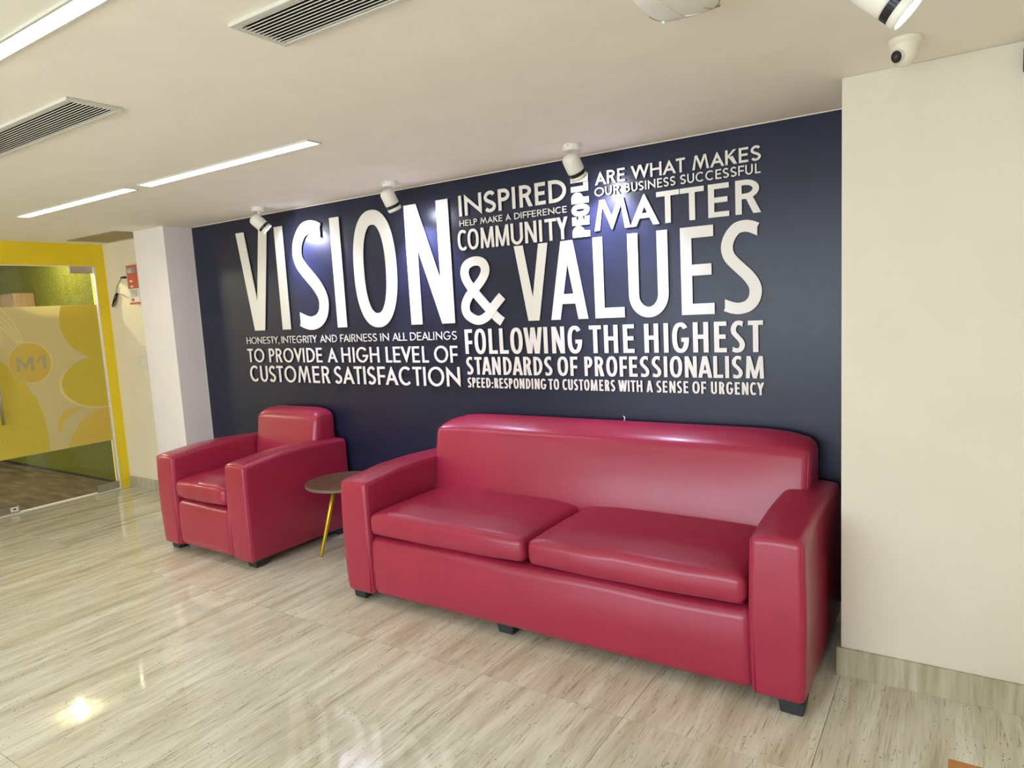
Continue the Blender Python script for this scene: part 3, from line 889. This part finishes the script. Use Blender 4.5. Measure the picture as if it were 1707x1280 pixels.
def text_line(label, z0, z1, words, pt, stem, bar=None, gapf=.19, mats=None):
    """words: (text, x_left, x_right) on the wall"""
    h = z1 - z0; tx = stem * h; ty = (bar or stem * .92) * h
    root = thing('wall_lettering', label, 'wall lettering', (words[0][1], 0, z0))
    tab = WIDE if pt else COND
    for wd, xa, xb in words:
        adv = []; fixed = 0; flex = 0
        for i, ch in enumerate(wd):
            if ch in 'I:,': fixed += tx
            else: flex += tab[ch] * h
            if i < len(wd) - 1:
                nx = wd[i + 1]; g = gapf * h
                if ch in 'AVWY' or nx in 'AVWY': g *= .32
                elif ch in 'TLFK' or nx in 'T': g *= .55
                elif ch in 'OCDGSPR' or nx in 'OCGS': g *= .72
                if (ch in 'LTF' and nx in 'AVYT') or (ch in 'AVY' and nx in 'AVTY'): g = .0
                adv.append(g); flex += g
            else: adv.append(0)
        s = (xb - xa - fixed) / flex if flex else 1
        x = xa
        for ch, g in zip(wd, adv):
            gw = tx if ch in 'I:,' else tab[ch] * h * s
            shp = glyph(ch, gw, h, tx, ty, pt)
            bm = letter_mesh(shp, lambda u, v, l, x=x: Vector((x + u, -l, z0 + v)))
            obj('letter', bm, M['letter'], root)
            x += gw + g * s
    return root


def custom_line(label, letters, z0, z1, tx, ty, pt=False):
    root = thing('wall_lettering', label, 'wall lettering', (letters[0][1], 0, z0))
    for ch, xa, xb in letters:
        bm = letter_mesh(glyph(ch, xb - xa, z1 - z0, tx, ty, pt), lambda u, v, l, x=xa: Vector((x + u, -l, z0 + v)))
        obj('letter', bm, M['letter'], root)
    return root


custom_line('largest white raised letters on the navy wall, spelling VISION',
            [('V', .537, .883), ('I', .957, 1.049), ('S', 1.128, 1.434), ('I', 1.502, 1.588), ('O', 1.688, 2.044), ('N', 2.132, 2.460)], 1.35, 2.042, .086, .088)
custom_line('big white ampersand between VISION and VALUES', [('&', 2.509, 2.817)], 1.336, 1.707, .057, .050)
custom_line('tall white raised letters spelling VALUES, right of the ampersand',
            [('V', 2.883, 3.088), ('A', 3.091, 3.305), ('L', 3.345, 3.503), ('U', 3.528, 3.727), ('E', 3.788, 3.940), ('S', 3.973, 4.146)], 1.347, 1.742, .052, .050)
custom_line('white raised letters spelling INSPIRED, top line of the middle block',
            [('I', 2.536, 2.557), ('N', 2.576, 2.691), ('S', 2.708, 2.784), ('P', 2.800, 2.873), ('I', 2.888, 2.909), ('R', 2.934, 3.012), ('E', 3.028, 3.090), ('D', 3.109, 3.210)], 1.935, 2.046, .0195, .0185, True)
text_line('small white letters reading HELP MAKE A DIFFERENCE', 1.880, 1.9125, [('HELP', 2.534, 2.655), ('MAKE', 2.675, 2.82), ('A', 2.84, 2.875), ('DIFFERENCE', 2.896, 3.208)], True, .155)
custom_line('white condensed letters spelling COMMUNITY',
            [('C', 2.515, 2.577), ('O', 2.584, 2.658), ('M', 2.671, 2.760), ('M', 2.769, 2.858), ('U', 2.869, 2.943), ('N', 2.957, 3.027), ('I', 3.043, 3.061), ('T', 3.077, 3.145), ('Y', 3.147, 3.211)], 1.750, 1.860, .0165, .0155)
text_line('white letters reading ARE WHAT MAKES in the top right', 1.9885, 2.0505, [('ARE', 3.37, 3.528), ('WHAT', 3.558, 3.82), ('MAKES', 3.852, 4.148)], True, .17)
text_line('small white letters reading OUR BUSINESS SUCCESSFUL', 1.9355, 1.9765, [('OUR', 3.366, 3.499), ('BUSINESS', 3.523, 3.773), ('SUCCESSFUL', 3.795, 4.146)], True, .155)
custom_line('white raised letters spelling MATTER',
            [('M', 3.359, 3.547), ('A', 3.546, 3.692), ('T', 3.679, 3.788), ('T', 3.792, 3.902), ('E', 3.920, 4.012), ('R', 4.039, 4.147)], 1.772, 1.916, .027, .0225, True)
text_line('white condensed letters reading FOLLOWING THE HIGHEST', 1.1735, 1.312, [('FOLLOWING', 2.522, 3.264), ('THE', 3.305, 3.548), ('HIGHEST', 3.599, 4.149)], False, .165, .14, .17)
text_line('white condensed letters reading STANDARDS OF PROFESSIONALISM', 1.057, 1.156, [('STANDARDS', 2.522, 3.083), ('OF', 3.115, 3.232), ('PROFESSIONALISM', 3.272, 4.151)], False, .175, .15, .15)
text_line('lowest line of small condensed letters, SPEED:RESPONDING TO CUSTOMERS WITH A SENSE OF URGENCY', .983, 1.039,
          [('SPEED:RESPONDING', 2.524, 3.041), ('TO', 3.055, 3.119), ('CUSTOMERS', 3.14, 3.438), ('WITH', 3.455, 3.582), ('A', 3.603, 3.635), ('SENSE', 3.653, 3.81), ('OF', 3.829, 3.894), ('URGENCY', 3.916, 4.151)], False, .175, .15, .15)
text_line('small white letters under VISION reading HONESTY, INTEGRITY AND FAIRNESS IN ALL DEALINGS', 1.2565, 1.3045,
          [('HONESTY,', .547, .905), ('INTEGRITY', .932, 1.293), ('AND', 1.324, 1.484), ('FAIRNESS', 1.515, 1.839), ('IN', 1.869, 1.94), ('ALL', 1.969, 2.087), ('DEALINGS', 2.113, 2.465)], True, .12, .11, .22)
text_line('white letters reading TO PROVIDE A HIGH LEVEL OF', 1.124, 1.221,
          [('TO', .542, .728), ('PROVIDE', .783, 1.331), ('A', 1.38, 1.475), ('HIGH', 1.514, 1.849), ('LEVEL', 1.904, 2.248), ('OF', 2.29, 2.465)], True, .17, .13)
text_line('white letters reading CUSTOMER SATISFACTION above the armchair', .985, 1.0985, [('CUSTOMER', .55, 1.389), ('SATISFACTION', 1.432, 2.472)], True, .165, .13)
# PEOPLE runs up the wall; heavy letters
root = thing('wall_lettering', 'heavy white letters spelling PEOPLE, turned upright beside INSPIRED', 'wall lettering', (3.333, 0, 1.75))
for ch, a, b, tx, ty in (('P', 1.751, 1.806, .031, .030), ('E', 1.809, 1.851, .026, .0245), ('O', 1.852, 1.912, .024, .026), ('P', 1.914, 1.969, .031, .030), ('L', 1.971, 2.013, .027, .027), ('E', 2.016, 2.056, .026, .0245)):
    hh = 3.333 - 3.237
    if ch == 'E':
        w_ = b - a
        shp = [rect(0, 0, tx, hh), rect(0, 0, w_, ty), rect(0, hh - ty, w_, hh), rect(0, hh / 2 - ty / 2, w_ * .95, hh / 2 + ty / 2)]
    elif ch == 'P':
        w_ = b - a
        shp = [rect(0, 0, .030, hh), ribbon([(.010, hh - .0135)] + ell(.022, hh * .655, w_ - .022 - .0125, hh * .345 - .0135, 90, -90, 18) + [(.010, hh * .31 + .0135)], .025, .027)]
    else: shp = glyph(ch, b - a, hh, tx, ty, False)
    bm = letter_mesh(shp, lambda u, v, l, a=a: Vector((3.333 - v, -l, a + u)))
    obj('letter', bm, M['letter'], root)

# small half-moon fitting just above the sofa back
hk = thing('wall_hook', 'tiny pale half-moon hook on the navy wall above the sofa', 'hook', (3.477, -.004, .848))
bm = bmesh.new()
P = ell(3.468, .847, .014, .014, -75, 75, 12)
tube(bm, [(x, -.006, z) for x, z in P], [.0008 + .0028 * math.sin(PI * i / 12) for i in range(13)], 8)
obj('hook', bm, M['white'], hk, smooth=True)

# ================================================================ SOFA AND ARMCHAIR
def seat(name, label, x0, x1, aw, ncush, back_x0, back_x1, ztop, feet_x, yf=-.806, group=None, cat='sofa'):
    yb = -.022
    t = thing(name, label, cat, ((x0 + x1) / 2, -.4, 0), group)
    L = M['leather']
    def arm(a, b, inner):
        def f(p):
            q = p.copy(); u = (p.y - yf) / (yb - yf); k = sm((p.z - .45) / .15)
            rise = .028 * min(1, u / .36) ** .8 - .014 * sm((u - .55) / .45)
            q.z += k * rise
            q.z += k * .007 * (1 - ((p.x - (a + b) / 2) / ((b - a) / 2)) ** 2)
            # padded sides, slightly pinched towards the floor
            if p.z > .06:
                s = -1 if p.x < (a + b) / 2 else 1
                q.x += s * .006 * math.sin(PI * min(1, max(0, (p.z - .06) / .55))) * min(1, abs(p.x - (a + b) / 2) / ((b - a) / 2))
            q.y += -.006 * math.sin(PI * min(1, (p.z - .06) / .55)) * (1 - u) if u < .1 else 0
            return q
        o = obj('armrest', rbox((a, yf, .045), (b, yb, .612), .024, f, 4, 14), L, t, smooth=True)
        r = .024; e = r * .29
        ln = []
        for z in [.09 + (.612 - e - .09) * i / 14 for i in range(15)]: ln.append(f(Vector((inner[0] + inner[1] * e, yf + e, z))))
        other = (b if inner[0] == a else a)
        for i in range(1, 13):
            x = inner[0] + inner[1] * e + (other - inner[1] * e - inner[0] - inner[1] * e) * i / 12
            ln.append(f(Vector((x, yf + e, .612 - e))))
        for z in [.612 - e - (.612 - e - .09) * i / 14 for i in range(1, 15)]: ln.append(f(Vector((other - inner[1] * e, yf + e, z))))
        pp = obj('piping', tube(bmesh.new(), ln, .0021, 6), M['piping'], o, smooth=True, loc=Vector((0, 0, 0)))
        # top seam running back along the inner edge
        l2 = [f(Vector((inner[0] + inner[1] * e, yf + e + (yb - yf - .1) * i / 16, .612 - e))) for i in range(17)]
        obj('piping', tube(bmesh.new(), l2, .0016, 6), M['piping'], o, smooth=True, loc=Vector((0, 0, 0)))
        return o
    arm(x0, x0 + aw, (x0 + aw, -1)); arm(x1 - aw, x1, (x1 - aw, 1))
    i0, i1 = x0 + aw, x1 - aw
    # front rail with a soft padded top edge
    def rf(p):
        q = p.copy()
        v = (p.z - .045) / .30
        q.y += -.008 * math.sin(PI * min(1, max(0, v))) if p.y < yf + .05 else 0
        q.z += .004 * math.sin(p.x * 9) * sm((p.z - .2) / .1)
        return q
    obj('front_rail', rbox((i0 - .012, yf + .006, .047), (i1 + .012, yf + .30, .348), .045, rf, 5, 18), L, t, smooth=True)
    for xs, d in ((i0 - .012, -1), (i1 + .012, 1)):
        ln = [Vector((xs + d * (.0035 - .016 * (i / 12) * (1 - i / 12) * (1 if d < 0 else .3)), yf - .0035, .060 + .272 * i / 12)) for i in range(13)]
        obj('seam', tube(bmesh.new(), ln, .0022, 6), M['piping'], t, smooth=True)
    obj('seat_deck', bx(bmesh.new(), (i0 - .01, yf + .25, .07), (i1 + .01, yb - .02, .345), .004), L, t)
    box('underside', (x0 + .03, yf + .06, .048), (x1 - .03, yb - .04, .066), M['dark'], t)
    # backrest
    bw = back_x1 - back_x0
    def bf(p):
        q = p.copy(); tt = min(1, max(0, (p.z - .33) / (ztop - .33)))
        u = (p.x - back_x0) / bw * 2 - 1
        fr = sm((-.10 - p.y) / .12)
        q.y -= fr * (.095 * (1 - tt) ** 1.2)
        q.y -= fr * .024 * math.sin(PI * tt) * (1 - u ** 6)
        top = sm((p.z - (ztop - .10)) / .09)
        q.z += top * (.046 * sm((p.y + .235) / .13)) * (1 - abs(u) ** (14 if bw > 1 else 6) * .75)
        q.z -= top * .012 * abs(u) ** 10
        return q
    yfr = -.222 if bw > 1 else -.178
    bo = obj('backrest', rbox((back_x0, yfr, .33), (back_x1, yb + .002, ztop), .036, bf, 5, 24), L, t, smooth=True)
    e = .036 * .29
    ln = [bf(Vector((back_x0 + e, yfr + e, .45 + (ztop - e - .45) * i / 14))) for i in range(15)]
    ln += [bf(Vector((back_x0 + e + (bw - 2 * e) * i / 30, yfr + e, ztop - e))) for i in range(1, 31)]
    ln += [bf(Vector((back_x1 - e, yfr + e, ztop - e - (ztop - e - .45) * i / 14))) for i in range(1, 15)]
    obj('piping', tube(bmesh.new(), ln, .0019, 6), M['piping'], bo, smooth=True, loc=Vector((0, 0, 0)))
    l3 = [bf(Vector((back_x1 - e, yfr + e + (-.06 - yfr) * i / 10, ztop - e))) for i in range(11)]
    obj('piping', tube(bmesh.new(), l3, .0018, 6), M['piping'], bo, smooth=True, loc=Vector((0, 0, 0)))
    # seat cushions
    cw = (i1 - i0 - .028 - .022 * (ncush - 1)) / ncush
    for k in range(ncush):
        a = i0 + .014 + k * (cw + .022); b = a + cw; ph = 1.7 * k + (0 if ncush > 1 else 3)
        def cf(p, a=a, b=b, ph=ph):
            q = p.copy(); u = (p.x - a) / (b - a) * 2 - 1; v = min(1, max(0, (p.y - (yf - .008)) / .52)); top = sm((p.z - .40) / .05)
            q.z += top * .034 * (1 - abs(u) ** 5) * (.38 + .62 * sm(v / .30)) * (1 - .35 * sm((v - .5) / .5))
            q.z += top * ((.0018 if ncush > 1 else .0006) * math.sin(u * 7 + ph) * (1 - v) + (.0010 if ncush > 1 else .0003) * math.sin(u * 13 + ph * 2) * sm(1 - v * 3))
            if p.y < yf + .05:
                q.y -= .012 * math.sin(PI * min(1, max(0, (p.z - .36) / .11))) * (1 - abs(u) ** 6)
                q.y += .0016 * math.sin(u * 9 + ph)
            q.z -= (1 - top) * .006 * (1 - u * u) * (1 if p.y < -.3 else 0)
            q.x += (-1 if u < 0 else 1) * .004 * math.sin(PI * min(1, max(0, (p.z - .36) / .11))) * abs(u) ** 8
            return q
        co = obj('seat_cushion', rbox((a, yf - .004, .362), (b, -.27, .466), .030, cf, 5, 26), L, t, smooth=True)
        e = .030 * .29
        for zz in (.466 - e, .362 + e):
            ln = [cf(Vector((a + e, -.6 + (yf - .004 + e + .6) * i / 6, zz))) for i in range(7)]
            ln += [cf(Vector((a + e + (b - a - 2 * e) * i / 26, yf - .004 + e, zz))) for i in range(1, 27)]
            ln += [cf(Vector((b - e, yf - .004 + e + (-.6 - yf + .004 - e) * i / 6, zz))) for i in range(1, 7)]
            obj('piping', tube(bmesh.new(), ln, .0013, 6), M['leather'], co, smooth=True, loc=Vector((0, 0, 0)))
    # tapered block feet
    for fx, fy in feet_x:
        bm = bmesh.new(); s = .043
        bmesh.ops.create_cube(bm, size=1.0)
        for v in bm.verts:
            k = 1.0 if v.co.z > 0 else .86
            v.co = Vector((fx + v.co.x * 2 * s * k, fy + v.co.y * 2 * s * k, .026 + v.co.z * .052))
        bmesh.ops.bevel(bm, geom=bm.edges[:], offset=.003, segments=2, affect='EDGES')
        obj('foot', bm, M['feet'], t)
    return t


seat('sofa', 'long two-cushion red leatherette sofa against the navy wall', 2.288, 4.458, .178, 2, 2.442, 4.378, .800,
     [(2.338, -.735), (3.215, -.718), (4.412, -.752), (2.34, -.09), (3.215, -.09), (4.40, -.09)])
seat('armchair', 'single red leatherette armchair at the left end of the navy wall', .618, 1.512, .182, 1, .806, 1.422, .786,
     [(.668, -.725), (1.442, -.72), (.668, -.09), (1.442, -.09)], cat='armchair')

# ================================================================ SIDE TABLE
tx_, ty_ = 1.830, -.362
st = thing('side_table', 'small round walnut side table on brass legs between armchair and sofa', 'side table', (tx_, ty_, 0))
bm = lathe(bmesh.new(), (tx_, ty_, .4415), (0, 0, 1), [(.2195, 0), (.2225, .002), (.2225, .0155), (.2215, .0165)], 72)
obj('edge_band', bm, M['tableedge'], st)
bm = lathe(bmesh.new(), (tx_, ty_, .4581), (0, 0, 1), [(.2213, 0), (.2213, .0012), (.2195, .0022)], 72)
obj('tabletop', bm, M['walnut'], st)
for a in (215, 335, 95):
    d = Vector((math.cos(math.radians(a)), math.sin(math.radians(a)), 0)); c0 = Vector((tx_, ty_, 0))
    p0 = c0 + d * .174 + Vector((0, 0, .0)); p1 = c0 + d * .052 + Vector((0, 0, .441))
    ax = (p1 - p0).normalized()
    bm = tube(bmesh.new(), [p0, p0 + ax * .02, p0.lerp(p1, .45), p1], [.0085, .0092, .0125, .0145], 20)
    for v in bm.verts:
        if v.co.z < .0: v.co.z = 0
    lg = obj('leg', bm, M['gold'], st, smooth=True)
    bm = lathe(bmesh.new(), p1 - Vector((0, 0, .004)), (0, 0, 1), [(.030, 0), (.030, .0045)], 20); obj('bracket', bm, M['black'], st)

# ================================================================ RECESS WALL FITTINGS
rb = thing('wall_device', 'red and white printed device box fixed to the beige wall', 'wall box', (-.885, YR, 1.77))
box('casing', (-.930, YR - .055, 1.605), (-.775, YR, 1.925), M['white'], rb, bevel=.004)
box('red_panel', (-.9305, YR - .0565, 1.735), (-.7745, YR - .054, 1.925), M['red'], rb)
box('side_panel', (-.9315, YR - .053, 1.735), (-.9295, YR - .002, 1.925), M['red'], rb)
box('red_stripe', (-.9305, YR - .0565, 1.605), (-.7745, YR - .054, 1.622), M['red'], rb)
box('name_plate', (-.918, YR - .058, 1.857), (-.790, YR - .056, 1.905), M['greyprint'], rb)
for zz, a, b in ((1.795, -.895, -.855), (1.752, -.895, -.85)): box('label', (a, YR - .0575, zz - .008), (b, YR - .056, zz + .008), M['white'], rb)
for k in range(5): box('print_line', (-.905, YR - .0562, 1.718 - k * .012), (-.80, YR - .0545, 1.723 - k * .012), M['greyprint'], rb)
box('print_patch', (-.90, YR - .0562, 1.632), (-.86, YR - .0545, 1.655), M['red'], rb)
for ch, xa, xb in (('G', -.912, -.888), ('E', -.882, -.866), ('L', -.860, -.846)):
    bm = letter_mesh(glyph(ch, xb - xa, .034, .007, .006, True), lambda u, v, l, x=xa: Vector((x + u, YR - .0575 - l, 1.864 + v)), .001, 0, 0)
    obj('letter', bm, M['white'], rb)
so = thing('wall_socket', 'small white wall socket with a black plug beside the red box', 'socket', (-1.035, YR, 1.85))
box('plate', (-1.055, YR - .010, 1.805), (-.982, YR, 1.885), M['plastic'], so, bevel=.002)
box('rocker', (-1.030, YR - .013, 1.850), (-1.008, YR - .0095, 1.870), M['white'], so, bevel=.001)
pg = thing('power_cord', 'thin black power cord bundled and hanging from the socket', 'cord', (-1.10, YR - .02, 1.74))
bm = bmesh.new(); tube(bm, [(-1.105, YR - .02, 1.838), (-1.075, YR - .022, 1.839), (-1.022, YR - .022, 1.836)], [.004, .008, .010], 10); obj('plug', bm, M['black'], pg, smooth=True)
P = catmull([(-1.105, 1.838), (-1.155, 1.80), (-1.20, 1.76), (-1.215, 1.72), (-1.205, 1.70)], 6)
bm = bmesh.new(); tube(bm, [(x, YR - .012, z) for x, z in P], .0024, 6)
P = catmull([(-1.205, 1.70), (-1.165, 1.705), (-1.12, 1.698), (-1.06, 1.672), (-1.00, 1.668), (-.975, 1.672)], 6)
tube(bm, [(x, YR - .012, z) for x, z in P], .0020, 6)
obj('cord', bm, M['black'], pg, smooth=True)
bm = bmesh.new()
for k in range(4):
    P = catmull([(-1.20, 1.715), (-1.225 - .006 * k, 1.68), (-1.29, 1.625 - .004 * k), (-1.315 + .006 * k, 1.606), (-1.285 + .008 * k, 1.61), (-1.235 + .006 * k, 1.655), (-1.195, 1.712)], 6)
    tube(bm, [(x, YR - .010 - .004 * k, z) for x, z in P], .0026, 6)
obj('coil', bm, M['black'], pg, smooth=True)
sw = thing('switch_plate', 'pale four-gang switch plate low on the beige wall beside the pillar', 'switch plate', (-.93, YR, 1.12))
box('plate', (-1.002, YR - .011, 1.070), (-.845, YR, 1.170), M['plastic'], sw, bevel=.003)
for a in range(3):
    for b in range(2): box('rocker', (-.990 + a * .048, YR - .0145, 1.078 + b * .046), (-.950 + a * .048, YR - .0105, 1.114 + b * .046), M['white'], sw, bevel=.0015)
tag(box('conduit_cover', (-.965, YR - .007, 1.246), (-.86, YR, 1.254), M['plastic']), 'thin raised line on the beige wall above the switch plate', 'cover strip')

# ================================================================ WOOD FRAMED TABLE at the lower right edge
tb = thing('coffee_table', 'orange wood framed glass topped table corner at the bottom right', 'table', (5.22, -1.76, 0))
tz = .42; X0, X1, Y1, Y0 = 4.869, 5.57, -1.470, -2.07
bm = bmesh.new(); fw = .030
bx(bm, (X0, Y1 - fw, tz - .035), (X1, Y1, tz), .002, 1); bx(bm, (X0, Y0, tz - .035), (X1, Y0 + fw, tz), .002, 1)
bx(bm, (X0, Y0 + fw, tz - .035), (X0 + fw, Y1 - fw, tz), .002, 1); bx(bm, (X1 - fw, Y0 + fw, tz - .035), (X1, Y1 - fw, tz), .002, 1)
obj('top_frame', bm, M['orange_wood'], tb)
bm = bmesh.new(); a, b, c, d = X0 + fw, X1 - fw, Y0 + fw, Y1 - fw
bx(bm, (a, d - .008, tz - .012), (b, d, tz - .003)); bx(bm, (a, c, tz - .012), (b, c + .008, tz - .003)); bx(bm, (a, c, tz - .012), (a + .008, d, tz - .003)); bx(bm, (b - .008, c, tz - .012), (b, d, tz - .003))
obj('metal_edge', bm, M['chrome'], tb)
box('glass_top', (X0 + fw + .008, Y0 + fw + .008, tz - .012), (X1 - fw - .008, Y1 - fw - .008, tz - .006), M['glasstop'], tb)
for x in (X0 + .02, X1 - .02):
    for y in (Y0 + .02, Y1 - .02): box('leg', (x - .018, y - .018, 0), (x + .018, y + .018, tz - .034), M['orange_wood'], tb, bevel=.002)

# grey scrap on the floor
fk = tag(obj('floor_fleck', lathe(bmesh.new(), (1.518, -1.795, 0), (0, 0, 1), [(.006, 0), (.004, .002)], 6), M['greyprint']), 'tiny dark fleck lying on the floor tiles at left', 'debris')
